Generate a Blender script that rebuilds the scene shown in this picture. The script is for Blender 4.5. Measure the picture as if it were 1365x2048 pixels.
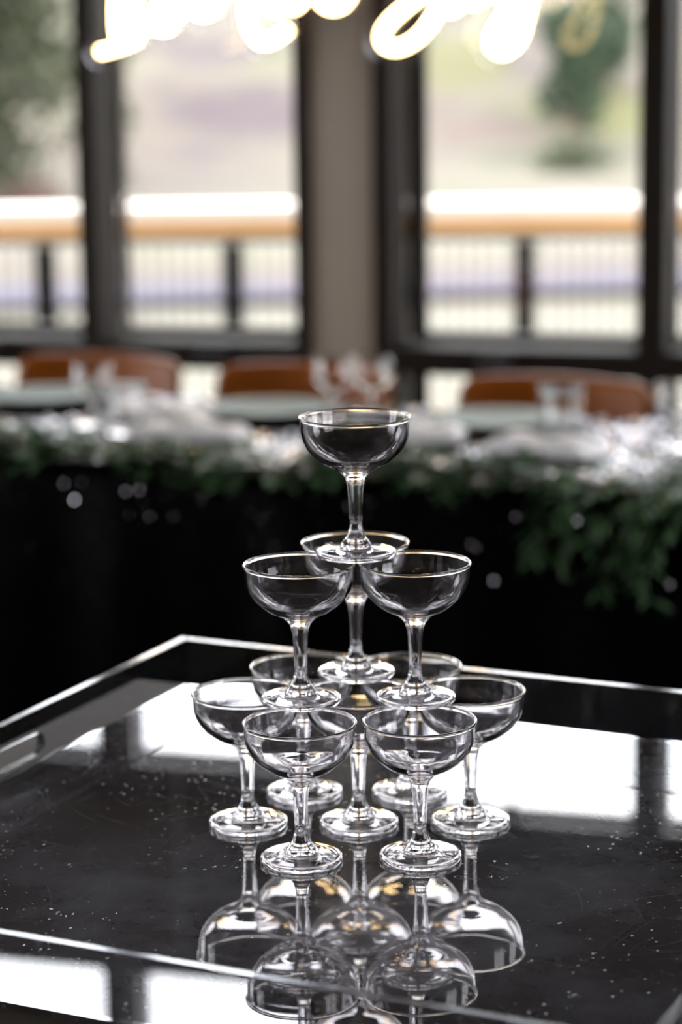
import bpy, bmesh, math, random
from mathutils import Vector, Matrix, noise

random.seed(7)
scn = bpy.context.scene
COL = scn.collection
for o in list(bpy.data.objects):
    bpy.data.objects.remove(o)

ZT = 0.84                      # height of the tray's base above the room floor
WYAW = math.radians(-15.0)     # the window wall is turned 15 degrees to the view
TYAW = math.radians(-23.5)     # the dining table and its chairs
WALL = Vector((0.0, 3.75, 0.0))

# ------------------------------------------------------------------ camera
cam_d = bpy.data.cameras.new('camera')
cam = bpy.data.objects.new('camera', cam_d)
COL.objects.link(cam)
cam_d.sensor_fit = 'HORIZONTAL'
cam_d.sensor_width = 24.0
cam_d.lens = 85.0
cam_d.clip_end = 600
yaw, pitch, roll = -0.003175, 0.196925, -0.012072
fw = Vector((math.sin(yaw) * math.cos(pitch), math.cos(yaw) * math.cos(pitch), -math.sin(pitch)))
rt = Vector((math.cos(yaw), -math.sin(yaw), 0))
up = rt.cross(fw)
rt2 = math.cos(roll) * rt + math.sin(roll) * up
up2 = -math.sin(roll) * rt + math.cos(roll) * up
M = Matrix((rt2, up2, -fw)).transposed().to_4x4()
M.translation = Vector((-0.00568, -1.87782, 0.63387 + ZT))
cam.matrix_world = M
cam_d.dof.use_dof = True
cam_d.dof.focus_distance = 1.80
cam_d.dof.aperture_fstop = 4.0
scn.camera = cam

# ------------------------------------------------------------------ world, sun, exposure
world = bpy.data.worlds.new('sky')
scn.world = world
world.use_nodes = True
wn_ = world.node_tree
wbg = wn_.nodes['Background']
wbg.inputs['Color'].default_value = (0.97, 0.955, 1.0, 1)
wbg.inputs['Strength'].default_value = 12.0

sun_d = bpy.data.lights.new('sun', 'SUN')
sun_d.energy = 4.0
sun_d.angle = math.radians(6)
sun_d.color = (1.0, 0.93, 0.82)
sun = bpy.data.objects.new('sun', sun_d)
COL.objects.link(sun)
sun.location = (10, -20, 30)
sun.rotation_euler = Vector((-0.45, 0.62, -0.75)).to_track_quat('-Z', 'Y').to_euler()

scn.view_settings.view_transform = 'Standard'
scn.view_settings.look = 'None'
scn.view_settings.exposure = 0.0
scn.view_settings.gamma = 1.0
scn.view_settings.use_curve_mapping = False
cy = scn.cycles
cy.use_denoising = True
cy.max_bounces = 24
cy.transmission_bounces = 24
cy.glossy_bounces = 10
cy.diffuse_bounces = 4
cy.transparent_max_bounces = 24
cy.caustics_reflective = False
cy.caustics_refractive = False
cy.sample_clamp_indirect = 8.0


# ------------------------------------------------------------------ helpers
def tag(o, label=None, cat=None, group=None, kind=None):
    if label: o['label'] = label
    if cat: o['category'] = cat
    if group: o['group'] = group
    if kind: o['kind'] = kind
    return o


def empty(name, loc=(0, 0, 0), rz=0.0, parent=None):
    o = bpy.data.objects.new(name, None)
    o.empty_display_size = 0.05
    COL.objects.link(o)
    o.location = loc
    o.rotation_euler = (0, 0, rz)
    o.parent = parent
    return o


def link(name, me, parent=None, mat=None, loc=None, rot=None):
    if mat is not None and not me.materials:
        me.materials.append(mat)
    o = bpy.data.objects.new(name, me)
    COL.objects.link(o)
    o.parent = parent
    if loc is not None: o.location = loc
    if rot is not None: o.rotation_euler = rot
    return o


class MB:
    """collects vertices and faces of one mesh"""
    def __init__(s):
        s.v = []; s.f = []; s.smooth = []

    def add(s, vs, fs, smooth=False):
        b = len(s.v)
        s.v += [tuple(v) for v in vs]
        s.f += [tuple(b + i for i in f) for f in fs]
        s.smooth += [smooth] * len(fs)
        return s

    def box(s, x0, x1, y0, y1, z0, z1):
        vs = [(x, y, z) for z in (z0, z1) for y in (y0, y1) for x in (x0, x1)]
        return s.add(vs, [(0, 2, 3, 1), (4, 5, 7, 6), (0, 1, 5, 4), (2, 6, 7, 3), (0, 4, 6, 2), (1, 3, 7, 5)])

    def bbox(s, x0, x1, y0, y1, z0, z1, b=0.004):
        """box with bevelled edges"""
        bm = bmesh.new()
        bmesh.ops.create_cube(bm, size=1)
        for v in bm.verts:
            v.co = Vector(((x0 + x1) / 2 + v.co.x * (x1 - x0), (y0 + y1) / 2 + v.co.y * (y1 - y0), (z0 + z1) / 2 + v.co.z * (z1 - z0)))
        bmesh.ops.bevel(bm, geom=bm.edges[:] , offset=b, segments=2, affect='EDGES', profile=0.5)
        bm.verts.index_update()
        s.add([v.co for v in bm.verts], [[v.index for v in f.verts] for f in bm.faces])
        bm.free()
        return s

    def lathe(s, prof, n=48, cap0=False, cap1=False, c=(0, 0, 0)):
        """prof: list of (r, z) from first to last; normals to the right of travel"""
        vs = []; fs = []; rings = []
        for r, z in prof:
            if r < 1e-6:
                rings.append([len(vs)]); vs.append((c[0], c[1], c[2] + z))
            else:
                rings.append(list(range(len(vs), len(vs) + n)))
                for k in range(n):
                    a = 2 * math.pi * k / n
                    vs.append((c[0] + r * math.cos(a), c[1] + r * math.sin(a), c[2] + z))
        for a, b in zip(rings, rings[1:]):
            if len(a) == 1 and len(b) == 1: continue
            for k in range(n):
                k2 = (k + 1) % n
                if len(a) == 1: fs.append((a[0], b[k2], b[k]))
                elif len(b) == 1: fs.append((a[k], a[k2], b[0]))
                else: fs.append((a[k], a[k2], b[k2], b[k]))
        return s.add(vs, fs, True)

    def tube(s, pts, r, n=10, cap=True):
        pts = [Vector(p) for p in pts]
        rr = r if isinstance(r, (list, tuple)) else [r] * len(pts)
        vs = []; fs = []
        prev = None
        for i, p in enumerate(pts):
            t = (pts[min(i + 1, len(pts) - 1)] - pts[max(i - 1, 0)]).normalized()
            if prev is None:
                a = Vector((0, 0, 1)) if abs(t.z) < 0.9 else Vector((1, 0, 0))
                nrm = t.cross(a).normalized()
            else:
                nrm = (prev - t * prev.dot(t)).normalized()
            prev = nrm
            bn = t.cross(nrm)
            for k in range(n):
                a = 2 * math.pi * k / n
                vs.append(p + (nrm * math.cos(a) + bn * math.sin(a)) * rr[i])
        for i in range(len(pts) - 1):
            for k in range(n):
                k2 = (k + 1) % n
                fs.append((i * n + k, i * n + k2, (i + 1) * n + k2, (i + 1) * n + k))
        s.add(vs, fs, True)
        if cap:
            b = len(s.v) - len(vs)
            s.f.append(tuple(b + k for k in reversed(range(n)))); s.smooth.append(False)
            s.f.append(tuple(b + (len(pts) - 1) * n + k for k in range(n))); s.smooth.append(False)
        return s

    def mesh(s, name, mat=None):
        me = bpy.data.meshes.new(name)
        me.from_pydata(s.v, [], s.f)
        me.polygons.foreach_set('use_smooth', s.smooth)
        if mat: me.materials.append(mat)
        me.update()
        return me

    def build(s, name, mat, parent=None, loc=None, rot=None):
        return link(name, s.mesh(name, mat), parent, None, loc, rot)


def catmull(pts, n=6):
    P = [Vector(p) for p in pts]
    out = []
    for i in range(len(P) - 1):
        p0 = P[max(i - 1, 0)]; p1 = P[i]; p2 = P[i + 1]; p3 = P[min(i + 2, len(P) - 1)]
        for k in range(n):
            t = k / n
            out.append(0.5 * ((2 * p1) + (p2 - p0) * t + (2 * p0 - 5 * p1 + 4 * p2 - p3) * t * t + (3 * p1 - p0 - 3 * p2 + p3) * t ** 3))
    out.append(P[-1])
    return out


# ------------------------------------------------------------------ materials
def new_mat(name):
    m = bpy.data.materials.new(name)
    m.use_nodes = True
    nt = m.node_tree
    return m, nt, nt.nodes['Principled BSDF']


def N(nt, typ, **kw):
    n = nt.nodes.new(typ)
    for k, v in kw.items():
        if k in n.inputs.keys(): n.inputs[k].default_value = v
        else: setattr(n, k, v)
    return n


def ramp(nt, stops, fac):
    r = nt.nodes.new('ShaderNodeValToRGB')
    e = r.color_ramp.elements
    while len(e) < len(stops): e.new(0.5)
    for el, (p, c) in zip(e, stops):
        el.position = p
        el.color = (*c, 1) if len(c) == 3 else c
    nt.links.new(fac, r.inputs[0])
    return r


def mix(nt, fac, a, b, blend='MIX'):
    n = nt.nodes.new('ShaderNodeMix')
    n.data_type = 'RGBA'
    n.blend_type = blend
    for sock, v in ((n.inputs[0], fac), (n.inputs[6], a), (n.inputs[7], b)):
        if hasattr(v, 'is_output'): nt.links.new(v, sock)
        elif isinstance(v, (int, float)): sock.default_value = v
        else: sock.default_value = (*v, 1)
    return n.outputs[2]


def coords(nt, scale=(1, 1, 1), rot=(0, 0, 0), kind='Object'):
    tc = nt.nodes.new('ShaderNodeTexCoord')
    mp = nt.nodes.new('ShaderNodeMapping')
    mp.inputs['Scale'].default_value = scale
    mp.inputs['Rotation'].default_value = rot
    nt.links.new(tc.outputs[kind], mp.inputs['Vector'])
    return mp.outputs[0]


def mottled(name, c1, c2, rough=0.6, scale=8.0, stretch=(1, 1, 1), bump=0.0, metal=0.0, spec=0.5):
    m, nt, b = new_mat(name)
    v = coords(nt, stretch)
    nz = N(nt, 'ShaderNodeTexNoise', Scale=scale, Detail=6.0, Roughness=0.6)
    nt.links.new(v, nz.inputs['Vector'])
    r = ramp(nt, [(0.3, c1), (0.7, c2)], nz.outputs[0])
    nt.links.new(r.outputs[0], b.inputs['Base Color'])
    b.inputs['Roughness'].default_value = rough
    b.inputs['Metallic'].default_value = metal
    b.inputs['Specular IOR Level'].default_value = spec
    if bump:
        bp = N(nt, 'ShaderNodeBump', Strength=bump, Distance=0.01)
        nt.links.new(nz.outputs[0], bp.inputs['Height'])
        nt.links.new(bp.outputs[0], b.inputs['Normal'])
    return m


def clear(name, ior=1.49, col=(1, 1, 1), rough=0.0, haze=0.0):
    m = bpy.data.materials.new(name)
    m.use_nodes = True
    nt = m.node_tree
    nt.nodes.clear()
    out = nt.nodes.new('ShaderNodeOutputMaterial')
    g = nt.nodes.new('ShaderNodeBsdfGlass')
    g.inputs['IOR'].default_value = ior
    g.inputs['Roughness'].default_value = rough
    g.inputs['Color'].default_value = (*col, 1)
    if haze:                                  # fine scuffs of moulded plastic scatter a little light
        d = nt.nodes.new('ShaderNodeBsdfDiffuse')
        d.inputs[0].default_value = (0.9, 0.88, 0.92, 1)
        tl = nt.nodes.new('ShaderNodeBsdfTranslucent')
        tl.inputs[0].default_value = (0.9, 0.88, 0.92, 1)
        md = nt.nodes.new('ShaderNodeMixShader')
        nt.links.new(d.outputs[0], md.inputs[1]); nt.links.new(tl.outputs[0], md.inputs[2])
        mx = nt.nodes.new('ShaderNodeMixShader')
        mx.inputs[0].default_value = haze
        nt.links.new(g.outputs[0], mx.inputs[1]); nt.links.new(md.outputs[0], mx.inputs[2])
        nt.links.new(mx.outputs[0], out.inputs[0])
    else:
        nt.links.new(g.outputs[0], out.inputs[0])
    return m


def pane_mat(name):
    m = bpy.data.materials.new(name)
    m.use_nodes = True
    nt = m.node_tree
    nt.nodes.clear()
    out = nt.nodes.new('ShaderNodeOutputMaterial')
    t = nt.nodes.new('ShaderNodeBsdfTransparent')
    t.inputs[0].default_value = (0.97, 0.985, 0.975, 1)
    g = nt.nodes.new('ShaderNodeBsdfGlossy')
    g.inputs['Roughness'].default_value = 0.0
    fr = nt.nodes.new('ShaderNodeFresnel')
    fr.inputs['IOR'].default_value = 1.45
    mx = nt.nodes.new('ShaderNodeMixShader')
    nt.links.new(fr.outputs[0], mx.inputs[0])
    nt.links.new(t.outputs[0], mx.inputs[1])
    nt.links.new(g.outputs[0], mx.inputs[2])
    nt.links.new(mx.outputs[0], out.inputs[0])
    return m


def emit_mat(name, col, strength):
    m = bpy.data.materials.new(name)
    m.use_nodes = True
    nt = m.node_tree
    nt.nodes.clear()
    out = nt.nodes.new('ShaderNodeOutputMaterial')
    e = nt.nodes.new('ShaderNodeEmission')
    e.inputs[0].default_value = (*col, 1)
    e.inputs[1].default_value = strength
    nt.links.new(e.outputs[0], out.inputs[0])
    return m


MT = {}
MT['plastic'] = clear('clear_plastic', 1.49, (0.985, 0.98, 0.99), 0.0, 0.008)
MT['acrylic'] = clear('clear_acrylic', 1.49, (0.97, 0.975, 0.99), 0.0, 0.003)
MT['sawn_edge'] = clear('sawn_acrylic_edge', 1.49, (0.97, 0.975, 0.99), 0.08, 0.12)
MT['glassware'] = clear('clear_glassware', 1.5)
MT['pane'] = pane_mat('window_pane')
MT['paint'] = mottled('taupe_paint', (0.33, 0.285, 0.245), (0.36, 0.31, 0.265), 0.8, 3)
MT['wallp'] = mottled('warm_wall_paint', (0.38, 0.33, 0.285), (0.42, 0.365, 0.31), 0.8, 3)
MT['frame'] = mottled('dark_bronze_frame', (0.019, 0.015, 0.013), (0.025, 0.020, 0.017), 0.7, 20, spec=0.08)
MT['ceil'] = mottled('dark_stained_boards', (0.030, 0.021, 0.017), (0.058, 0.039, 0.029), 0.7, 4, (1, 12, 1))
MT['floor'] = mottled('dark_plank_floor', (0.035, 0.027, 0.022), (0.07, 0.052, 0.04), 0.45, 5, (1, 9, 1))
MT['tabletop'] = mottled('matte_brown_top', (0.058, 0.049, 0.046), (0.072, 0.061, 0.057), 0.75, 30)
MT['blackwood'] = mottled('black_painted_wood', (0.008, 0.008, 0.008), (0.014, 0.013, 0.012), 0.6, 20)
MT['chairwood'] = mottled('red_brown_wood', (0.21, 0.048, 0.004), (0.36, 0.100, 0.009), 0.4, 6, (1, 1, 7), spec=0.2)
MT['chairdark'] = mottled('dark_chair_leg', (0.05, 0.018, 0.008), (0.09, 0.03, 0.012), 0.4, 9, (1, 1, 0.3))
MT['sage'] = mottled('sage_glaze', (0.08, 0.125, 0.11), (0.11, 0.165, 0.15), 0.6, 25, spec=0.12)
MT['napkin'] = mottled('white_linen', (0.88, 0.87, 0.89), (0.94, 0.93, 0.94), 0.8, 60, bump=0.2)
MT['card'] = mottled('cream_card', (0.80, 0.76, 0.68), (0.86, 0.82, 0.74), 0.7, 40)
MT['charger'] = mottled('black_glaze', (0.008, 0.008, 0.010), (0.014, 0.014, 0.016), 0.55, 20, spec=0.12)
MT['metal'] = mottled('brushed_steel', (0.5, 0.5, 0.5), (0.62, 0.62, 0.62), 0.3, 30, metal=1.0)
MT['blackmetal'] = mottled('black_metal', (0.012, 0.013, 0.015), (0.02, 0.021, 0.024), 0.5, 20)
MT['railmetal'] = mottled('rail_black_metal', (0.0025, 0.0026, 0.003), (0.004, 0.0042, 0.005), 0.7, 20, spec=0.1)
MT['greymetal'] = mottled('grey_metal', (0.110, 0.110, 0.120), (0.130, 0.130, 0.140), 0.5, 20)
MT['cedar'] = mottled('cedar_board', (0.44, 0.265, 0.12), (0.53, 0.335, 0.16), 0.7, 6, (1, 8, 8))
MT['capwood'] = mottled('bleached_cap_board', (0.50, 0.46, 0.42), (0.56, 0.52, 0.48), 0.6, 6, (1, 8, 8))
MT['deck'] = mottled('weathered_deck', (0.42, 0.36, 0.29), (0.52, 0.46, 0.38), 0.8, 5, (8, 1, 1))
MT['bark'] = mottled('bark', (0.09, 0.06, 0.045), (0.14, 0.10, 0.075), 0.9, 12, (4, 4, 1))
MT['neon'] = emit_mat('lit_neon_tube', (1.0, 0.68, 0.30), 30.0)
MT['bulb'] = emit_mat('lit_bulb', (1.0, 0.68, 0.34), 60.0)


def leaf_mat(name, c1, c2, trans=0.25, rough=0.5):
    m, nt, b = new_mat(name)
    g = nt.nodes.new('ShaderNodeNewGeometry')
    r = ramp(nt, [(0.0, c1), (1.0, c2)], g.outputs['Random Per Island'])
    nt.links.new(r.outputs[0], b.inputs['Base Color'])
    b.inputs['Roughness'].default_value = rough
    b.inputs['Specular IOR Level'].default_value = 0.25
    t = nt.nodes.new('ShaderNodeBsdfTranslucent')
    nt.links.new(r.outputs[0], t.inputs[0])
    mx = nt.nodes.new('ShaderNodeMixShader')
    mx.inputs[0].default_value = trans
    nt.links.new(b.outputs[0], mx.inputs[1])
    nt.links.new(t.outputs[0], mx.inputs[2])
    nt.links.new(mx.outputs[0], nt.nodes['Material Output'].inputs[0])
    return m


MT['garland'] = leaf_mat('garland_leaves', (0.010, 0.045, 0.012), (0.13, 0.23, 0.115), 0.12, 0.5)
MT['tree1'] = leaf_mat('tree_leaves', (0.015, 0.021, 0.009), (0.040, 0.048, 0.022), 0.25)
MT['tree2'] = leaf_mat('light_tree_leaves', (0.035, 0.045, 0.025), (0.060, 0.070, 0.040), 0.25)
MT['tree3'] = leaf_mat('bush_leaves', (0.018, 0.034, 0.018), (0.037, 0.058, 0.030), 0.25)
MT['redbush'] = leaf_mat('red_bush_leaves', (0.050, 0.025, 0.020), (0.080, 0.045, 0.035), 0.25)


def sequin_cloth():
    m, nt, b = new_mat('black_sequin_cloth')
    v = coords(nt)
    vo = N(nt, 'ShaderNodeTexVoronoi', Scale=330.0)
    nt.links.new(v, vo.inputs['Vector'])
    geo = nt.nodes.new('ShaderNodeNewGeometry')
    sub = N(nt, 'ShaderNodeVectorMath', operation='SUBTRACT')
    sub.inputs[1].default_value = (0.5, 0.5, 0.5)
    nt.links.new(vo.outputs['Color'], sub.inputs[0])
    sc = N(nt, 'ShaderNodeVectorMath', operation='SCALE')
    sc.inputs['Scale'].default_value = 0.22
    nt.links.new(sub.outputs[0], sc.inputs[0])
    ad = N(nt, 'ShaderNodeVectorMath', operation='ADD')
    nt.links.new(geo.outputs['Normal'], ad.inputs[0])
    nt.links.new(sc.outputs[0], ad.inputs[1])
    no = N(nt, 'ShaderNodeVectorMath', operation='NORMALIZE')
    nt.links.new(ad.outputs[0], no.inputs[0])
    nt.links.new(no.outputs[0], b.inputs['Normal'])
    b.inputs['Base Color'].default_value = (0.0015, 0.0015, 0.0017, 1)
    b.inputs['Roughness'].default_value = 0.22
    b.inputs['IOR'].default_value = 1.09
    return m


MT['sequin'] = sequin_cloth()
m, nt, b = new_mat('black_sequins')
b.inputs['Base Color'].default_value = (0.50, 0.48, 0.53, 1)
b.inputs['Metallic'].default_value = 1.0
b.inputs['Roughness'].default_value = 0.12
MT['sequins'] = m


def tray_base_mat():
    m, nt, b = new_mat('glossy_black_acrylic')
    v = coords(nt)
    # milky smudges
    n1 = N(nt, 'ShaderNodeTexNoise', Scale=5.0, Detail=5.0, Roughness=0.65)
    nt.links.new(v, n1.inputs['Vector'])
    r1 = ramp(nt, [(0.36, (0, 0, 0)), (0.70, (1, 1, 1))], n1.outputs[0])
    # flecks of dust: small cells kept only where a patchy noise allows
    vo = N(nt, 'ShaderNodeTexVoronoi', Scale=210.0, Randomness=1.0)
    vs = coords(nt, (1.0, 0.75, 1), (0, 0, 0.4))
    nd = N(nt, 'ShaderNodeTexNoise', Scale=300.0, Detail=3.0)
    nt.links.new(v, nd.inputs['Vector'])
    wv = N(nt, 'ShaderNodeVectorMath', operation='SCALE'); wv.inputs['Scale'].default_value = 0.006
    nt.links.new(nd.outputs['Color'], wv.inputs[0])
    ad = N(nt, 'ShaderNodeVectorMath', operation='ADD')
    nt.links.new(vs, ad.inputs[0]); nt.links.new(wv.outputs[0], ad.inputs[1])
    nt.links.new(ad.outputs[0], vo.inputs['Vector'])
    rd = ramp(nt, [(0.10, (1, 1, 1)), (0.22, (0, 0, 0))], vo.outputs['Distance'])
    sep = nt.nodes.new('ShaderNodeSeparateColor')
    nt.links.new(vo.outputs['Color'], sep.inputs[0])
    rk = ramp(nt, [(0.72, (0, 0, 0)), (0.75, (1, 1, 1))], sep.outputs[0])
    n2 = N(nt, 'ShaderNodeTexNoise', Scale=9.0, Detail=4.0, Roughness=0.7)
    nt.links.new(v, n2.inputs['Vector'])
    rp = ramp(nt, [(0.44, (0, 0, 0)), (0.60, (1, 1, 1))], n2.outputs[0])
    flecks = mix(nt, 1.0, mix(nt, 1.0, rd.outputs[0], rk.outputs[0], 'MULTIPLY'), rp.outputs[0], 'MULTIPLY')
    # hairline scratches in four directions
    scr = None
    for i, (ang, sx) in enumerate(((0.95, 5), (1.6, 6), (0.3, 7), (2.4, 7))):
        vv = coords(nt, (1, 1, 1), (0, 0, ang))      # turn first, then stretch
        wob = N(nt, 'ShaderNodeTexNoise', Scale=4.0 + i, Detail=1.0)
        nt.links.new(vv, wob.inputs['Vector'])
        ws = N(nt, 'ShaderNodeVectorMath', operation='SCALE'); ws.inputs['Scale'].default_value = 0.10
        nt.links.new(wob.outputs['Color'], ws.inputs[0])
        wa = N(nt, 'ShaderNodeVectorMath', operation='ADD')
        nt.links.new(vv, wa.inputs[0]); nt.links.new(ws.outputs[0], wa.inputs[1])
        st = N(nt, 'ShaderNodeVectorMath', operation='MULTIPLY'); st.inputs[1].default_value = (sx * 1.2, 620, 1)
        nt.links.new(wa.outputs[0], st.inputs[0])
        nn = N(nt, 'ShaderNodeTexNoise', Scale=1.0, Detail=2.0)
        nt.links.new(st.outputs[0], nn.inputs['Vector'])
        rr = ramp(nt, [(0.68, (0, 0, 0)), (0.75, (1, 1, 1))], nn.outputs[0])
        scr = rr.outputs[0] if scr is None else mix(nt, 1.0, scr, rr.outputs[0], 'LIGHTEN')
    base = mix(nt, r1.outputs[0], (0.040, 0.037, 0.038), (0.130, 0.133, 0.155))
    base = mix(nt, mix(nt, 1.0, scr, (0.17, 0.17, 0.17), 'MULTIPLY'), base, (0.5, 0.49, 0.5))
    base = mix(nt, mix(nt, 1.0, flecks, (0.8, 0.8, 0.8), 'MULTIPLY'), base, (0.75, 0.74, 0.75))
    n3 = N(nt, 'ShaderNodeTexNoise', Scale=30.0, Detail=9.0, Roughness=0.75)
    nt.links.new(coords(nt, (1.0, 1.8, 1.0), (0, 0, 0.5)), n3.inputs['Vector'])
    r3 = ramp(nt, [(0.57, (0, 0, 0)), (0.74, (1, 1, 1))], n3.outputs[0])
    n4 = N(nt, 'ShaderNodeTexNoise', Scale=3.2, Detail=2.0)
    nt.links.new(v, n4.inputs['Vector'])
    r4 = ramp(nt, [(0.45, (0, 0, 0)), (0.62, (0.5, 0.5, 0.5))], n4.outputs[0])
    scuff = mix(nt, 1.0, r3.outputs[0], r4.outputs[0], 'MULTIPLY')
    base = mix(nt, scuff, base, (0.36, 0.36, 0.40))
    nt.links.new(base, b.inputs['Base Color'])
    rg = ramp(nt, [(0.0, (0.012, 0.012, 0.012)), (1.0, (0.5, 0.5, 0.5))], flecks)
    nt.links.new(rg.outputs[0], b.inputs['Roughness'])
    b.inputs['IOR'].default_value = 1.75
    return m


MT['traybase'] = tray_base_mat()


def hill_mat():
    m, nt, b = new_mat('dry_hillside')
    v = coords(nt)
    n1 = N(nt, 'ShaderNodeTexNoise', Scale=0.22, Detail=5.0, Roughness=0.6)
    nt.links.new(v, n1.inputs['Vector'])
    r = ramp(nt, [(0.30, (0.050, 0.042, 0.043)), (0.43, (0.068, 0.058, 0.050)), (0.55, (0.075, 0.068, 0.054)), (0.68, (0.062, 0.062, 0.035))], n1.outputs[0])
    col = r.outputs[0]
    geo = nt.nodes.new('ShaderNodeNewGeometry')

    def patch(cx, cyy, rx, ry, color, k=0.8):
        nonlocal col
        s = N(nt, 'ShaderNodeVectorMath', operation='SUBTRACT'); s.inputs[1].default_value = (cx, cyy, 0)
        nt.links.new(geo.outputs['Position'], s.inputs[0])
        sc = N(nt, 'ShaderNodeVectorMath', operation='MULTIPLY'); sc.inputs[1].default_value = (1 / rx, 1 / ry, 0)
        nt.links.new(s.outputs[0], sc.inputs[0])
        ln = N(nt, 'ShaderNodeVectorMath', operation='LENGTH')
        nt.links.new(sc.outputs[0], ln.inputs[0])
        nz = N(nt, 'ShaderNodeTexNoise', Scale=1.3, Detail=4.0)
        nt.links.new(v, nz.inputs['Vector'])
        mm = N(nt, 'ShaderNodeMath', operation='MULTIPLY_ADD'); mm.inputs[1].default_value = 0.9; mm.inputs[2].default_value = -0.45
        nt.links.new(nz.outputs[0], mm.inputs[0])
        aa = N(nt, 'ShaderNodeMath', operation='ADD')
        nt.links.new(ln.outputs['Value'], aa.inputs[0]); nt.links.new(mm.outputs[0], aa.inputs[1])
        rr = ramp(nt, [(0.6, (k, k, k)), (1.1, (0, 0, 0))], aa.outputs[0])
        col = mix(nt, rr.outputs[0], col, color)
    for a in HILL_PATCHES: patch(*a)
    nt.links.new(col, b.inputs['Base Color'])
    b.inputs['Roughness'].default_value = 0.95
    b.inputs['Specular IOR Level'].default_value = 0.1
    return m


HILL_PATCHES = []


# ================================================================== THE SETTING
def wp(s, n, z):
    """point given along / out of / up the window wall"""
    c, sn = math.cos(WYAW), math.sin(WYAW)
    return Vector((WALL.x + s * c - n * sn, WALL.y + s * sn + n * c, z))


ROOM_L, ROOM_R, ROOM_B, ROOM_H = -3.3, 4.6, -9.0, 3.5


def struct(name, mb, mat, parent=None):
    o = mb.build(name, mat, parent)
    if parent is None:
        o.location = WALL; o.rotation_euler = (0, 0, WYAW)
        o['kind'] = 'structure'
    return o


struct('floor', MB().box(ROOM_L, ROOM_R, ROOM_B, 0.2, -0.1, 0), MT['floor'])
struct('ceiling', MB().box(ROOM_L - .2, ROOM_R + .2, ROOM_B - .2, 0.8, ROOM_H, ROOM_H + 0.2), MT['ceil'])

# --- front wall: piers, spandrels and the windows between them
D = 0.15                                    # depth of the frames
UNITS = [(-2.343, -2.291, -1.866, -1.820, -1.329, -1.292),
         (-1.140, -1.100, -0.663, -0.617, -0.126, -0.089),
         (0.063, 0.107, 0.677, 0.740, 1.230, 1.270),
         (1.430, 1.474, 1.94, 2.0, 2.49, 2.53)]
HEAD = [2.03, 2.03, 2.115, 2.13]
TR0S, TR1 = [2.53, 2.54, 2.72, 2.74], 3.15
SILL = 0.748                                 # top of the middle rail
LOWT, LOWB = 0.684, 0.14
wf = MB()
edges = [ROOM_L] + [e for u in UNITS for e in (u[0], u[-1])] + [ROOM_R]
for i in range(0, len(edges), 2):
    wf.box(edges[i], edges[i + 1], 0.0, 0.24, 0, ROOM_H)
for u, h, TR0 in zip(UNITS, HEAD, TR0S):
    wf.box(u[0], u[-1], 0.0, 0.24, TR1 + 0.05, ROOM_H)
    wf.box(u[0], u[-1], 0.0, 0.24, 0.0, LOWB - 0.06)
struct('wall_front', wf, MT['paint'])
for k, (u, h, TR0) in enumerate(zip(UNITS, HEAD, TR0S)):      # dark boarded panel between each window and its transom
    tb = MB()
    zz = [h + 0.05 + (TR0 - 0.05 - h - 0.05) * q / 3 for q in range(4)]
    for z0, z1 in zip(zz, zz[1:]):
        tb.bbox(u[0], u[-1], 0.0, 0.22, z0 + 0.002, z1 - 0.002, 0.004)
    struct('trim_%d' % (k + 1), tb, MT['ceil'])

for k, (u, h, TR0) in enumerate(zip(UNITS, HEAD, TR0S)):
    w = empty('window_%d' % (k + 1), WALL, WYAW)
    w['kind'] = 'structure'
    a0, a1, m0, m1, b0, b1 = u
    F_ = MT['frame']
    f = -0.012                                # frames stand a little proud of the wall
    for x0, x1 in ((a0, a1), (b0, b1)):
        MB().bbox(x0, x1, f, D, LOWB - 0.06, h + 0.05).build('window_jamb', F_, w)
        MB().bbox(x0, x1, f, D, TR0 - 0.05, TR1 + 0.05).build('window_jamb', F_, w)
    MB().bbox(m0, m1, f, D, LOWB, h).build('window_mullion', F_, w)
    MB().bbox(m0, m1, f, D, TR0, TR1).build('window_mullion', F_, w)
    MB().bbox(a1, b0, f, D, h, h + 0.05).build('window_head', F_, w)
    MB().bbox(a1, b0, f, D, LOWB - 0.06, LOWB).build('window_rail', F_, w)
    MB().bbox(a1, b0, f, D, TR0 - 0.05, TR0).build('window_rail', F_, w)
    MB().bbox(a1, b0, f, D, TR1, TR1 + 0.05).build('window_head', F_, w)
    for j, (x0, x1) in enumerate(((a1, m0), (m1, b0))):
        MB().bbox(x0, x1, f, D, LOWT, SILL).build('window_rail', F_, w)
        for z0, z1 in ((SILL, h), (LOWB, LOWT), (TR0, TR1)):
            sash = MB()
            t = 0.022 if not (k == 2 and j == 0) else 0.040
            sash.box(x0, x0 + t * (1 if j == 0 else 0.35), D, D + 0.05, z0, z1)
            sash.box(x1 - 0.022, x1, D, D + 0.05, z0, z1)
            sash.box(x0, x1, D, D + 0.05, z0, z0 + 0.016)
            sash.box(x0, x1, D, D + 0.05, z1 - 0.02, z1)
            so = sash.build('window_sash', F_, w)
            MB().box(x0 + .01, x1 - .01, D + 0.022, D + 0.028, z0 + .01, z1 - .01).build('window_pane', MT['pane'], so)
        # crank handle on the middle rail
        cx = x0 + (x1 - x0) * (0.60 if j == 1 else 0.45)
        hd = MB()
        hd.bbox(cx - 0.05, cx + 0.03, f - 0.02, f + 0.004, LOWT + 0.030, LOWT + 0.050)
        hd.tube([(cx + 0.02, f - 0.012, LOWT + 0.042), (cx + 0.02, f - 0.035, LOWT + 0.045), (cx - 0.045, f - 0.038, LOWT + 0.040)], 0.006, 8)
        hd.build('crank_handle', MT['blackmetal'], w)

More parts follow.
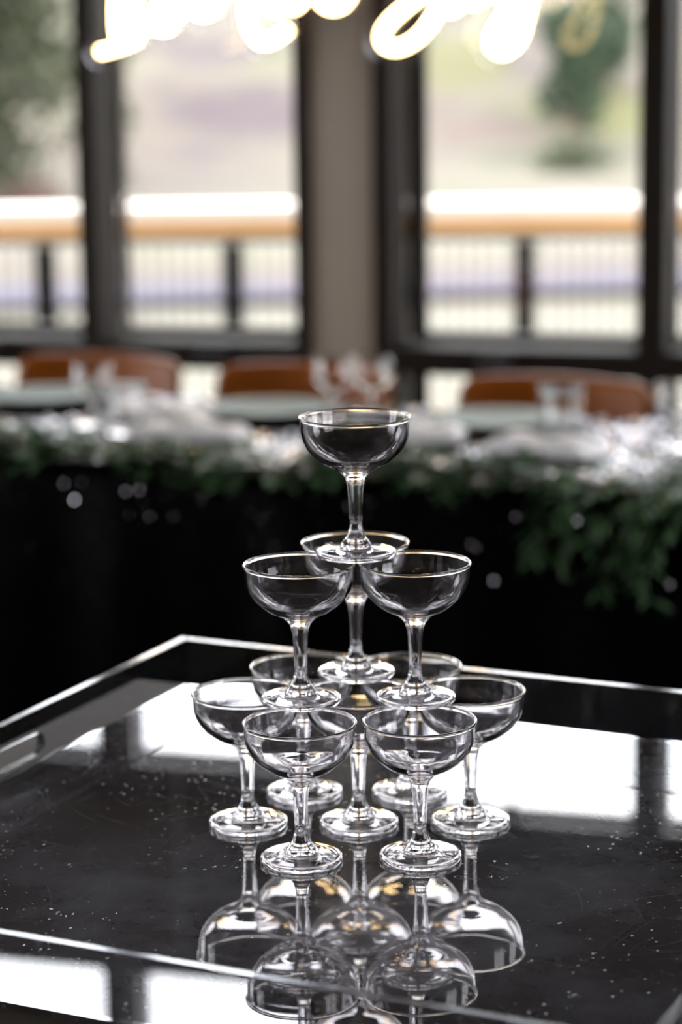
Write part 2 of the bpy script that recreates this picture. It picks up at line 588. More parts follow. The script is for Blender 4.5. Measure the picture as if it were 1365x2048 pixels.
# unidentified dark shapes, added under the right window's head to notch its tray reflection
w3 = bpy.data.objects['window_3']
for sx in (0.325, 0.398):
    MB().lathe([(0.0, 1.985), (0.004, 1.988), (0.010, 2.02), (0.013, 2.06), (0.011, 2.075), (0.002, 2.08), (0.002, HEAD[2])], 12, c=(sx, -0.03, 0)).build('notch_stand_in', MT['blackmetal'], w3)

# --- the other walls: windows on the left and behind the camera
def side_wall(name, along, wins):
    """along = (s0, n0, s1, n1); wins = [(t0, t1, z0, z1)] as metres along the wall"""
    s0, n0, s1, n1 = along
    L = math.hypot(s1 - s0, n1 - n0)
    ang = math.atan2(n1 - n0, s1 - s0)
    root_loc = wp(s0, n0, 0)
    mb = MB()
    t = 0.0
    for (t0, t1, z0, z1) in wins:
        mb.box(t, t0, -0.2, 0, 0, ROOM_H)
        mb.box(t0, t1, -0.2, 0, 0, z0)
        mb.box(t0, t1, -0.2, 0, z1, ROOM_H)
        t = t1
    mb.box(t, L, -0.2, 0, 0, ROOM_H)
    o = mb.build(name, MT['wallp'], None, root_loc, (0, 0, WYAW + ang))
    o['kind'] = 'structure'
    for (t0, t1, z0, z1) in wins:
        side_wall.k += 1
        w = empty('window_%d' % side_wall.k, root_loc, WYAW + ang)
        w['kind'] = 'structure'
        tm = (t0 + t1) / 2
        for x0, x1 in ((t0, t0 + .05), (tm - .03, tm + .03), (t1 - .05, t1)):
            MB().bbox(x0, x1, -0.17, -0.03, z0, z1).build('window_jamb', MT['frame'], w)
        for x0, x1 in ((t0 + .05, tm - .03), (tm + .03, t1 - .05)):
            MB().bbox(x0, x1, -0.17, -0.03, z0, z0 + .05).build('window_rail', MT['frame'], w)
            MB().bbox(x0, x1, -0.17, -0.03, z1 - .05, z1).build('window_head', MT['frame'], w)
            MB().box(x0, x1, -0.10, -0.094, z0 + .05, z1 - .05).build('window_pane', MT['pane'], w)


side_wall.k = 4
side_wall('wall_left', (ROOM_L, 0, ROOM_L, ROOM_B), [(0.8, 2.6, .6, 2.6), (3.6, 5.4, .6, 2.6)])
side_wall('wall_back', (ROOM_L, ROOM_B, ROOM_R, ROOM_B), [])
side_wall('wall_right', (ROOM_R, ROOM_B, ROOM_R, 0), [(3.6, 5.4, .6, 2.6), (6.4, 8.2, .6, 2.6)])

# ================================================================== OUTSIDE
def terrain(x, y):
    z = ZT - 2.3
    if y > 46:
        t = y - 46
        z += 0.225 * t * min(1, t / 8) if t < 110 else 0.225 * 110
    z += 0.25 * noise.noise(Vector((x * 0.12, y * 0.12, 0)))
    return z


HILL_PATCHES += [
    (-2.2, 52.5, 1.9, 2.2, (0.045, 0.036, 0.040)), (-3.2, 57.0, 1.5, 2.0, (0.050, 0.041, 0.043)),
    (2.6, 55.8, 1.6, 2.5, (0.062, 0.062, 0.028)), (6.0, 52.5, 1.0, 2.2, (0.065, 0.065, 0.029)),
    (4.6, 49.0, 2.4, 1.2, (0.043, 0.045, 0.031)), (3.2, 51.5, 1.7, 1.2, (0.068, 0.052, 0.046)),
    (-3.4, 61.0, 2.6, 2.0, (0.083, 0.075, 0.066)), (-1.5, 47.5, 3.5, 1.4, (0.070, 0.062, 0.050)),
    (0.0, 35.0, 60.0, 6.0, (0.092, 0.086, 0.070), 1.0), (0.0, 17.0, 60.0, 9.0, (0.092, 0.087, 0.071), 1.0),
]
hm = hill_mat()
nx, ny = 90, 110
vs = []; fs = []
for j in range(ny):
    y = 6.9 + 160 * (j / (ny - 1)) ** 1.6
    for i in range(nx):
        x = -60 + 120 * i / (nx - 1)
        vs.append((x, y, terrain(x, y)))
for j in range(ny - 1):
    for i in range(nx - 1):
        a = j * nx + i
        fs.append((a, a + 1, a + nx + 1, a + nx))
tm = MB().add(vs, fs, True)
t_ = tm.build('hillside', hm)
t_['kind'] = 'structure'

road = MB()
rv = []
for i in range(41):
    x = -30 + 1.5 * i
    for y in (24.2, 26.6):
        rv.append((x, y + 0.02 * x, terrain(x, y) + 0.10))
road.add(rv, [(2 * i, 2 * i + 2, 2 * i + 3, 2 * i + 1) for i in range(40)], True)
r_ = road.build('road', mottled('lavender_grey_asphalt', (0.050, 0.045, 0.058), (0.056, 0.051, 0.064), 0.95, 2, spec=0.1))
r_['kind'] = 'structure'

dk = MB().box(-6, 6, 3.2, 6.6, ZT - 1.0, ZT - 0.88).build('deck_floor', MT['deck'])
dk.rotation_euler = (0, 0, 0)
dk['kind'] = 'structure'

# deck railing
rail = empty('deck_railing', (0, 6.2, ZT - 0.88))
tag(rail, 'black metal deck railing with pale cap board over a cedar board outside the windows', 'railing')
H0 = 0.88
MB().bbox(-3.2, 3.2, -0.10, 0.10, H0 + 0.026, H0 + 0.070).build('cap_board', MT['capwood'], rail)
MB().bbox(-3.2, 3.2, -0.06, 0.06, H0 - 0.030, H0 + 0.024).build('cedar_board', MT['cedar'], rail)
MB().bbox(-3.2, 3.2, -0.02, 0.02, H0 - 0.060, H0 - 0.032).build('top_bar', MT['greymetal'], rail)
MB().bbox(-3.2, 3.2, -0.02, 0.02, 0.08, 0.12).build('bottom_bar', MT['greymetal'], rail)
pm = MB().bbox(-0.033, 0.033, -0.066, -0.022, 0.0, H0 - 0.062).mesh('post', MT['railmetal'])
for x in (-2.2, -1.006, -0.38, 0.588, 1.55, 2.5):
    link('post', pm, rail, None, (x, 0, 0))
bm_ = MB().box(-0.0022, 0.0022, -0.0022, 0.0022, 0.12, H0 - 0.060).mesh('baluster', MT['railmetal'])
for i in range(76):
    link('baluster', bm_, rail, None, (-1.85 + 0.046 * i, 0, 0))


# trees and bushes on the slope
def leaf_cloud(rnd, n, size, shape):
    """n small bent leaf cards spread by shape(rnd) -> point"""
    mb = MB()
    for _ in range(n):
        p = shape(rnd)
        d = Vector((rnd.gauss(0, 1), rnd.gauss(0, 1), rnd.gauss(0, 1))).normalized()
        e = d.cross(Vector((rnd.gauss(0, 1), rnd.gauss(0, 1), rnd.gauss(0, 1)))).normalized()
        s = size * rnd.uniform(0.6, 1.4)
        mid = p + d * s * 0.5 + d.cross(e) * s * 0.12
        mb.add([p, mid + e * s * 0.3, p + d * s, mid - e * s * 0.3], [(0, 1, 2), (0, 2, 3)])
    return mb


def make_tree(name, x, y, h, rad, mat, label, cat, seed, n=2600, base=0.15, leaf=0.16, lobes=9):
    rnd = random.Random(seed)
    z = terrain(x, y)
    root = empty(name, (x, y, z - 0.05))
    tag(root, label, cat, 'plants on the slope outside')
    blobs = []
    for _ in range(lobes):
        a = rnd.uniform(0, 6.283); rr = rad * rnd.uniform(0, 0.62)
        zz = h * rnd.uniform(base + 0.18, 0.86)
        blobs.append((Vector((rr * math.cos(a), rr * math.sin(a), zz)), rad * rnd.uniform(0.38, 0.62)))

    def shape(r):
        c, q = r.choice(blobs)
        d = Vector((r.gauss(0, 1), r.gauss(0, 1), r.gauss(0, 1))).normalized()
        return c + d * q * r.uniform(0.55, 1.0)
    f = leaf_cloud(rnd, n, leaf, shape).build('foliage', mat, root)
    f['kind'] = 'stuff'
    tr = MB()
    tr.tube(catmull([(0, 0, -0.1), (0.05 * rad, 0, h * 0.3), (-0.05 * rad, 0.03, h * 0.75)], 4), [0.05 * h * (1 - 0.75 * i / 8) for i in range(9)], 8)
    for c, q in blobs[:6]:
        tr.tube([(0, 0, h * 0.25), tuple(c * 0.5 + Vector((0, 0, h * 0.2))), tuple(c)], [0.022 * h, 0.014 * h, 0.006 * h], 6)
    tr.build('trunk', MT['bark'], root)
    return root


make_tree('leafy_tree', -6.7, 41.0, 6.6, 2.5, MT['tree1'], 'dense dark green tree filling the leftmost window pane', 'tree', 3, 8000, -0.12, 0.26, 26)
make_tree('leafy_tree', -9.4, 46.0, 7.5, 2.8, MT['tree1'], 'tall dark green tree beyond, furthest to the left of the slope', 'tree', 4, 6000, -0.1, 0.28, 18)
make_tree('young_tree', -4.55, 46.0, 4.2, 0.62, MT['tree2'], 'slim pale green tree right of the dark left mullion', 'tree', 5, 1500, -0.1, 0.18, 12)
make_tree('round_bush', 4.85, 50.5, 3.3, 0.85, MT['tree3'], 'round bright green tree high in the right window', 'tree', 6, 2600, -0.1, 0.2, 14)
make_tree('round_bush', 5.75, 53.5, 3.6, 1.0, MT['tree3'], 'green tree behind, at the upper right of the right window', 'tree', 8, 2600, 0.0, 0.2, 14)
make_tree('low_shrub', -5.3, 39.5, 0.45, 0.9, MT['redbush'], 'low reddish shrub at the foot of the dark left tree', 'shrub', 9, 900, -0.1, 0.1)
make_tree('low_shrub', 4.5, 46.6, 0.5, 0.95, MT['tree2'], 'low grey green shrub just above the railing in the right window', 'shrub', 10, 1200, -0.15, 0.12)

# ================================================================== TRAY TABLE, TRAY AND COUPE TOWER
TA = math.radians(-25.0)
TC = Vector((-0.1683, 0.4280, ZT))           # inner back-left corner of the tray floor
TW, TD, TH, TT = 0.712, 0.735, 0.048, 0.005
WT = 0.008                                   # thickness of the clear sides

tt = empty('serving_table', (TC.x, TC.y, 0), TA)
tag(tt, 'dark brown square table carrying the clear tray', 'table')
ztop = ZT - TT - 0.0008
MB().bbox(-0.078, TW + 0.06, -TD + 0.006, 0.03, ztop - 0.03, ztop, 0.006).build('tabletop', MT['tabletop'], tt)
for x in (-0.02, TW):
    for y in (-TD + 0.06, -0.03):
        MB().bbox(x - 0.025, x + 0.025, y - 0.025, y + 0.025, 0, ztop - 0.031).build('leg', MT['blackwood'], tt)
ap = MB()
ap.box(0.006, TW - .026, -TD + 0.045, -TD + 0.065, ztop - 0.11, ztop - 0.031)
ap.box(0.006, TW - .026, -0.035, -0.015, ztop - 0.11, ztop - 0.031)
ap.build('apron', MT['blackwood'], tt)

tray = empty('acrylic_tray', (TC.x, TC.y, ZT - TT), TA)
tag(tray, 'square clear acrylic tray with cut-out handles and glossy black base under the coupe tower', 'tray')
MB().bbox(-WT, TW + WT, -TD - WT, WT, 0, TT, 0.0006).build('tray_base', MT['traybase'], tray)['label'] = 'glossy scratched black base'


def tray_side(length, slot):
    """upright panel in x (length) and z, thickness along y, with an optional stadium slot"""
    bm = bmesh.new()
    z0, z1 = TT + 0.0003, TT + TH
    outer = [(0, z0), (length, z0), (length, z1), (0, z1)]
    loops = [outer]
    if slot:
        c = length / 2; hl = 0.107; r = 0.0098; zc = TT + 0.0165
        pts = []
        for k in range(9):
            a = -math.pi / 2 + math.pi * k / 8
            pts.append((c + hl - r + r * math.cos(a), zc + r * math.sin(a)))
        for k in range(9):
            a = math.pi / 2 + math.pi * k / 8
            pts.append((c - hl + r + r * math.cos(a), zc + r * math.sin(a)))
        loops.append(pts)
    es = []
    for lp in loops:
        v = [bm.verts.new((x, 0, z)) for x, z in lp]
        es += [bm.edges.new((v[i], v[(i + 1) % len(v)])) for i in range(len(v))]
    bmesh.ops.triangle_fill(bm, use_beauty=True, use_dissolve=False, edges=es)
    r = bmesh.ops.extrude_face_region(bm, geom=bm.faces[:])
    bmesh.ops.translate(bm, vec=(0, WT, 0), verts=[g for g in r['geom'] if isinstance(g, bmesh.types.BMVert)])
    bmesh.ops.recalc_face_normals(bm, faces=bm.faces[:])
    sharp = [e for e in bm.edges if len(e.link_faces) == 2 and e.calc_face_angle(0) > 1.2 and abs(e.verts[0].co.z - z1) < 1e-5 and abs(e.verts[1].co.z - z1) < 1e-5]
    bmesh.ops.bevel(bm, geom=sharp, offset=0.0006, segments=1, affect='EDGES')
    me = bpy.data.meshes.new('side_panel')
    bm.to_mesh(me); bm.free()
    me.materials.append(MT['acrylic'])
    me.materials.append(MT['sawn_edge'])
    for p in me.polygons:
        if p.normal.z > 0.3 or (slot and abs(p.normal.y) < 0.3 and abs(p.center.x - length / 2) < 0.2 and p.center.z < z1 - 0.01 and p.center.z > z0 + 0.001):
            p.material_index = 1
    return me


pl = tray_side(TD + 2 * WT, True)
pb = tray_side(TW - 0.0006, False)
link('side_panel', pl, tray, None, (0, -TD - WT, 0), (0, 0, math.pi / 2))
link('side_panel', pl, tray, None, (TW + WT, -TD - WT, 0), (0, 0, math.pi / 2))
link('side_panel', pb, tray, None, (0.0003, 0, 0))
link('side_panel', pb, tray, None, (0.0003, -TD - WT, 0))

# --- the coupe: one closed surface of revolution, cut into bowl, stem and foot
GH = 0.1119


def smooth_prof(pts, n=5):
    c = catmull([(r, z, 0) for r, z in pts], n)
    return [(max(p.x, 0.0), p.y) for p in c]


out_bowl = smooth_prof([(0.0107, 0.0662), (0.0150, 0.0695), (0.0205, 0.0722), (0.0262, 0.0752), (0.0322, 0.0800), (0.0372, 0.0853),
                        (0.0405, 0.0910), (0.0422, 0.0965), (0.0429, 0.1020), (0.0431, 0.1080), (0.0432, 0.1093)], 6)
lip = [(0.0440, 0.1097), (0.0445, 0.1105), (0.0445, 0.1112), (0.0441, 0.1118), (0.0434, 0.1119), (0.0426, 0.1117), (0.0421, 0.1110)]
in_bowl = smooth_prof([(0.0418, 0.1095), (0.0413, 0.1020), (0.0404, 0.0968), (0.0385, 0.0918), (0.0352, 0.0867), (0.0302, 0.0818),
                       (0.0244, 0.0779), (0.0184, 0.0750), (0.0128, 0.0722), (0.0082, 0.0690)], 6)
out_stem = smooth_prof([(0.0052, 0.0235), (0.0047, 0.0262), (0.0050, 0.0310), (0.0055, 0.0440), (0.0060, 0.0530), (0.0068, 0.0588), (0.0082, 0.0630), (0.0107, 0.0662)], 5)
in_stem = smooth_prof([(0.0082, 0.0690), (0.0060, 0.0645), (0.0051, 0.0590), (0.0044, 0.0530), (0.0040, 0.0440), (0.0036, 0.0330), (0.0034, 0.0285), (0.0027, 0.0268), (0.0013, 0.0262), (0.0, 0.0261)], 5)
foot_pf = [(0.0, 0.0052), (0.004, 0.0050), (0.008, 0.0044), (0.012, 0.0036), (0.017, 0.0026), (0.022, 0.0014), (0.026, 0.0005), (0.0285, 0.0001), (0.0300, 0.0000), (0.0314, 0.0004), (0.0319, 0.0012), (0.0320, 0.0030), (0.0318, 0.0040), (0.0309, 0.0045)]
foot_pf += smooth_prof([(0.0300, 0.0048), (0.0220, 0.0055), (0.0160, 0.0064), (0.0131, 0.0075), (0.0120, 0.0096), (0.0104, 0.0121), (0.0078, 0.0155), (0.0060, 0.0195), (0.0052, 0.0235)], 5)
bowl_pf = out_bowl + lip + in_bowl


def open_lathe(name, pfs, mat, n=72):
    mb = MB()
    for pf in pfs: mb.lathe(pf, n)
    return mb.mesh(name, mat)


me_bowl = open_lathe('bowl', [bowl_pf], MT['plastic'])
me_stem = open_lathe('stem', [out_stem, in_stem], MT['plastic'])
me_foot = open_lathe('foot', [foot_pf], MT['plastic'])

dd, ph = 0.0907, 0.0153
lat = {'A': (-.5, -.866), 'B': (.5, -.866), 'C': (-1, 0), 'D': (0, 0), 'E': (1, 0), 'F': (-.5, .866), 'G': (.5, .866)}
lat = {k: Vector((v[0] * math.cos(ph) - v[1] * math.sin(ph), v[0] * math.sin(ph) + v[1] * math.cos(ph))) * dd for k, v in lat.items()}
lat['L'] = (lat['A'] + lat['C'] + lat['D']) / 3
lat['R'] = (lat['B'] + lat['E'] + lat['D']) / 3
lat['K'] = (lat['F'] + lat['G'] + lat['D']) / 3
lat['T'] = Vector((0, 0))
nudge = {'A': (-.0012, -.007), 'B': (.0008, -.0055), 'C': (.0006, .0042), 'F': (.0008, .0042), 'G': (-.0006, .001), 'L': (.0, -.003), 'R': (0, -.003), 'K': (0, -.001), 'T': (0, -.003)}
coupe_label = {
    'T': 'clear coupe glass standing alone at the very top of the tower',
    'L': 'clear coupe glass at the left front of the three holding up the top glass',
    'R': 'clear coupe glass at the right front of the three holding up the top glass',
    'K': 'clear coupe glass at the back of the three holding up the top glass',
    'A': 'clear coupe glass in the bottom layer, left of the two nearest the viewer',
    'B': 'clear coupe glass in the bottom layer, right of the two nearest the viewer',
    'C': 'clear coupe glass at the far left end of the bottom layer',
    'D': 'clear coupe glass in the centre of the bottom layer, ringed by six others',
    'E': 'clear coupe glass at the far right end of the bottom layer',
    'F': 'clear coupe glass in the bottom layer, left of the rearmost two',
    'G': 'clear coupe glass in the bottom layer, right of the rearmost two'}
for i, k in enumerate('DACBEFGLRKT'):
    tier = 2 if k == 'T' else 1 if k in 'LRK' else 0
    p = lat[k] + Vector(nudge.get(k, (0, 0)))
    g = empty('coupe_glass', (p.x, p.y, ZT + 0.0004 + tier * (GH + 0.0002)), 0.4 * i)
    tag(g, coupe_label[k], 'glass', 'coupe glasses stacked in a tower')
    link('bowl', me_bowl, g); link('stem', me_stem, g); link('foot', me_foot, g)

# ================================================================== HEAD TABLE
HT = 0.76
FR = Vector((-0.03, 1.965, 0))               # a point on the front edge of the table


def tp(a, b, z=0.0):
    """a along the table (to the right), b back from its front edge"""
    c, s = math.cos(TYAW), math.sin(TYAW)
    return Vector((FR.x + a * c - b * s, FR.y + a * s + b * c, z))


TLEN0, TLEN1, TDEP = -2.2, 1.9, 0.76
ht = empty('head_table', FR, TYAW)
tag(ht, 'long dining table under a black sequined cloth in front of the windows', 'table')
MB().bbox(TLEN0, TLEN1, 0.004, TDEP - 0.004, HT - 0.035, HT - 0.004).build('tabletop', MT['blackwood'], ht)
for a in (TLEN0 + .1, -0.15, TLEN1 - .1):
    for bb in (0.1, TDEP - 0.1):
        MB().bbox(a - .025, a + .025, bb - .025, bb + .025, 0, HT - 0.036).build('leg', MT['blackwood'], ht)

cloth = empty('tablecloth', FR, TYAW)
tag(cloth, 'black sequined tablecloth falling to the floor from the head table', 'tablecloth')
cb = MB()
na = 120
prof = [(0.0, 0.012), (0.0, 0.25), (0.0, 0.5), (0.0, HT - 0.03), (0.004, HT - 0.008), (0.012, HT), (TDEP / 2, HT), (TDEP - 0.012, HT), (TDEP - 0.004, HT - 0.008), (TDEP, HT - 0.03), (TDEP, 0.56)]
vs = []
for i in range(na + 1):
    a = TLEN0 - .01 + (TLEN1 - TLEN0 + .02) * i / na
    for j, (bb, z) in enumerate(prof):
        drop = max(0.0, (HT - 0.02 - z) / HT)
        wv = 0.015 * drop * (math.sin(a * 21) + 0.6 * math.sin(a * 37 + 1))
        vs.append((a, bb - 0.006 - 0.05 * drop + wv if j < 5 else (bb + 0.006 + 0.02 * drop if j > 7 else bb), z))
fs = []
npf = len(prof)
for i in range(na):
    for j in range(npf - 1):
        q = i * npf + j
        fs.append((q, q + npf, q + npf + 1, q + 1))
cb.add(vs, fs, True)
cb.build('drape', MT['sequin'], cloth)
# loose glitter of sequins catching light near the edge
rnd = random.Random(31)
sq = MB()
for _ in range(6500):
    a = rnd.uniform(-0.8, 0.75)
    if rnd.random() < 0.985:
        c = Vector((a, rnd.uniform(0.02, TDEP - 0.02), HT + 0.0025)); nrm = Vector((rnd.gauss(0, .3), rnd.gauss(0, .3), 1))
    else:
        zz = HT - 0.02 - abs(rnd.gauss(0, 0.055)); c = Vector((a, -0.02 - 0.1 * max(0, HT - 0.02 - zz), zz)); nrm = Vector((rnd.gauss(0, .45), -1, rnd.gauss(0, .45)))
    nrm.normalize()
    e = nrm.cross(Vector((0.3, 0.5, 0.8))).normalized(); f2 = nrm.cross(e)
    sq.add([c + (e * math.cos(t) + f2 * math.sin(t)) * 0.0030 for t in [k * math.pi / 3 for k in range(6)]], [(0, 1, 2, 3, 4, 5)])
so = sq.build('sequins', MT['sequins'], cloth)
so['kind'] = 'stuff'


# --- garland along the front edge
gar = empty('garland', FR + Vector((0, 0, HT)), TYAW)
tag(gar, 'leafy green garland laid along the front edge of the black table', 'garland')
rnd = random.Random(12)
path = []
for i in range(61):
    a = -1.15 + 2.2 * i / 60
    path.append(Vector((a, 0.015 + 0.03 * math.sin(a * 7) + 0.02 * math.sin(a * 17 + 1), 0.016 + 0.004 * math.sin(a * 11))))
MB().tube([tuple(p) for p in path], 0.005, 6).build('vine', MT['bark'], gar)


def leaf(mb, p, d, nrm, L, Wd):
    d = d.normalized()
    s = d.cross(nrm).normalized()
    n2 = s.cross(d)
    q = [p, p + d * L * .35 + s * Wd * .5 + n2 * L * .05, p + d * L * .7 + s * Wd * .38 + n2 * L * .02, p + d * L - n2 * L * .10,
         p + d * L * .7 - s * Wd * .38 + n2 * L * .02, p + d * L * .35 - s * Wd * .5 + n2 * L * .05, p + d * L * .5 - n2 * L * .02]
    mb.add(q, [(0, 1, 6), (1, 2, 6), (2, 3, 6), (3, 4, 6), (4, 5, 6), (5, 0, 6)])


for i in range(200):
    a = -1.10 + 2.1 * (i + rnd.random()) / 200
    k = min(range(61), key=lambda q: abs(path[q].x - a))
    p = path[k].copy() + Vector((0, rnd.uniform(-0.005, 0.06), rnd.uniform(-0.006, 0.012)))
    sp = MB()
    r_side = rnd.random()
    hang = 0.05 + (0.9 if a > 0.33 else 0.0)
    if r_side < 0.62: d = Vector((rnd.uniform(-1, 1), -0.75, rnd.uniform(-0.30 if a < 0.3 else -0.8, 0.18)))
    elif r_side < 0.85: d = Vector((rnd.uniform(-1, 1), 0.5, rnd.uniform(0.0, 0.12)))
    else: d = Vector((rnd.uniform(-0.8, 0.8), -0.3, 0.16))
    d.normalize()
    L = rnd.uniform(0.06, 0.12) * (1.3 if a > 0.35 else 0.72 if r_side < 0.62 else 1.0)
    pts = []
    for q in range(6):
        t = q / 5
        pt = p + d * L * t
        if pt.y < -0.012 or r_side < 0.62: pt.z -= hang * 0.075 * t * t
        if pt.y > 0.0: pt.z = max(pt.z, 0.010)
        pts.append(pt)
    sp.tube([tuple(x) for x in pts], 0.0012, 5)
    for q in range(1, 6):
        ax = (pts[q] - pts[q - 1]).normalized()
        for sgn in (-1, 1):
            sv = ax.cross(Vector((0, 0, 1)))
            if sv.length < 0.1: sv = ax.cross(Vector((0, 1, 0)))
            sv = sv.normalized() * sgn
            for rep in range(2):
                dv = (ax * rnd.uniform(.5, 1.0) + sv * rnd.uniform(.5, 1.0) + Vector((0, 0, rnd.uniform(-.25, .2))))
                pp = pts[q - 1].lerp(pts[q], rnd.random())
                leaf(sp, pp, dv, Vector((rnd.gauss(0, .3), rnd.gauss(0, .3), 1)), rnd.uniform(0.022, 0.045), rnd.uniform(0.008, 0.016))
    sp.build('sprig', MT['garland'], gar)

# --- place settings
plate_pf = [(0.0, 0.0), (0.07, 0.0), (0.075, 0.003), (0.090, 0.007), (0.106, 0.010), (0.108, 0.0115), (0.105, 0.012), (0.089, 0.0092), (0.076, 0.006), (0.070, 0.0045), (0.0, 0.0045)]
charger_pf = [(0.0, 0.0), (0.11, 0.0), (0.135, 0.007), (0.150, 0.010), (0.151, 0.0115), (0.148, 0.012), (0.132, 0.009), (0.11, 0.003), (0.0, 0.003)]
me_plate = MB().lathe(plate_pf, 48).mesh('plate', MT['sage'])
me_charger = MB().lathe(charger_pf, 48).mesh('charger', MT['charger'])


def napkin_mesh(seed):
    r = random.Random(seed)
    mb = MB()
    n, mm = 14, 8
    Lx, Ly = 0.20, 0.10
    vs = []
    for lay in (0, 1):
        for i in range(n + 1):
            for j in range(mm + 1):
                x = (i / n - .5) * Lx; y = (j / mm - .5) * Ly
                z = 0.024 + 0.005 * math.sin(i * 0.9 + seed) + 0.003 * math.sin(j * 1.3) if lay else 0.001
                e = min(i, n - i, j * 2, (mm - j) * 2) / 2
                if lay: z = 0.004 + (z - 0.004) * min(1, e + .25)
                vs.append((x, y, z))
    fs = []
    S = (n + 1) * (mm + 1)
    for i in range(n):
        for j in range(mm):
            q = i * (mm + 1) + j
            fs.append((S + q, S + q + mm + 1, S + q + mm + 2, S + q + 1))
            fs.append((q, q + 1, q + mm + 2, q + mm + 1))
    for i in range(n):
        for j in (0, mm):
            q = i * (mm + 1) + j
            fs.append((q, q + mm + 1, S + q + mm + 1, S + q) if j == 0 else (q, S + q, S + q + mm + 1, q + mm + 1))
    for j in range(mm):
        for i in (0, n):
            q = i * (mm + 1) + j
            fs.append((q, S + q, S + q + 1, q + 1) if i == 0 else (q, q + 1, S + q + 1, S + q))
    mb.add(vs, fs, True)
    return mb.mesh('napkin', MT['napkin'])


wine_out = smooth_prof([(0.0, 0.0), (0.028, 0.0), (0.034, 0.0015), (0.030, 0.003), (0.012, 0.006), (0.005, 0.012), (0.004, 0.035), (0.005, 0.068), (0.016, 0.080), (0.033, 0.098), (0.039, 0.120), (0.038, 0.145), (0.034, 0.168)], 4)
wine_in = smooth_prof([(0.0330, 0.168), (0.0368, 0.145), (0.0378, 0.120), (0.032, 0.100), (0.016, 0.083), (0.004, 0.076), (0.0, 0.0755)], 4)
tumb = [(0.0, 0.0), (0.027, 0.0), (0.030, 0.003)] + smooth_prof([(0.031, 0.008), (0.036, 0.04), (0.040, 0.09)], 3) + [(0.0388, 0.0905)] + smooth_prof([(0.038, 0.088), (0.0345, 0.04), (0.029, 0.012)], 3) + [(0.0, 0.010)]


def wine_glass(a, bb, label):
    g = empty('wine_glass', tp(a, bb, HT + 0.0048))
    tag(g, label, 'glass', 'drinking glasses on the head table')
    k = 24
    if not wine_glass.me:
        wine_glass.me = (MB().lathe(wine_out[28:] + wine_in, 40).mesh('bowl', MT['glassware']), MB().lathe(wine_out[16:29], 40).mesh('stem', MT['glassware']), MB().lathe(wine_out[:17], 40).mesh('foot', MT['glassware']))
    g.scale = (1, 1, 0.68)
    for nme, me in zip(('bowl', 'stem', 'foot'), wine_glass.me): link(nme, me, g)


wine_glass.me = None
wine_glass(-0.626, 0.33, 'clear stemmed glass in front of the left chair back')
wine_glass(-0.235, 0.54, 'left of the two clear stemmed glasses by the middle chair')
wine_glass(-0.175, 0.58, 'right of the two clear stemmed glasses by the middle chair')
wine_glass(0.445, 0.45, 'clear stemmed glass cut by the right edge of the picture')
me_tumb = MB().lathe(tumb, 40).mesh('water_tumbler', MT['glassware'])
for a, bb, lb in ((0.225, 0.485, 'stemless water tumbler in front of the right chair'), (-0.53, 0.27, 'stemless water tumbler near the garland at the left')):
    tag(link('water_tumbler', me_tumb, None, None, tp(a, bb, HT + 0.0048)), lb, 'glass', 'drinking glasses on the head table')

settings = [(-0.86, 0.565, 'left'), (-0.37, 0.55, 'middle'), (0.075, 0.57, 'right')]
for i, (a, bb, w) in enumerate(settings):
    tag(link('charger_plate', me_charger, None, None, tp(a, bb, HT + 0.0048)), 'black charger plate in front of the %s chair' % w, 'plate', 'black charger plates')
    tag(link('dinner_plate', me_plate, None, None, tp(a, bb, HT + 0.0048 + 0.0045)), 'sage green dinner plate in front of the %s chair' % w, 'plate', 'sage green dinner plates')
    tag(link('napkin', napkin_mesh(i), None, None, tp(a + (0.31, -0.03, -0.10)[i], bb - (0.14, 0.28, 0.19)[i], HT + 0.0048), (0, 0, TYAW + 0.2)), 'folded white napkin beside the %s sage plate' % w, 'napkin', 'folded white napkins')
tag(link('napkin', napkin_mesh(5), None, None, tp(0.245, 0.33, HT + 0.0048), (0, 0, TYAW - 0.1)), 'folded white napkin before the stemless tumbler at the right', 'napkin', 'folded white napkins')


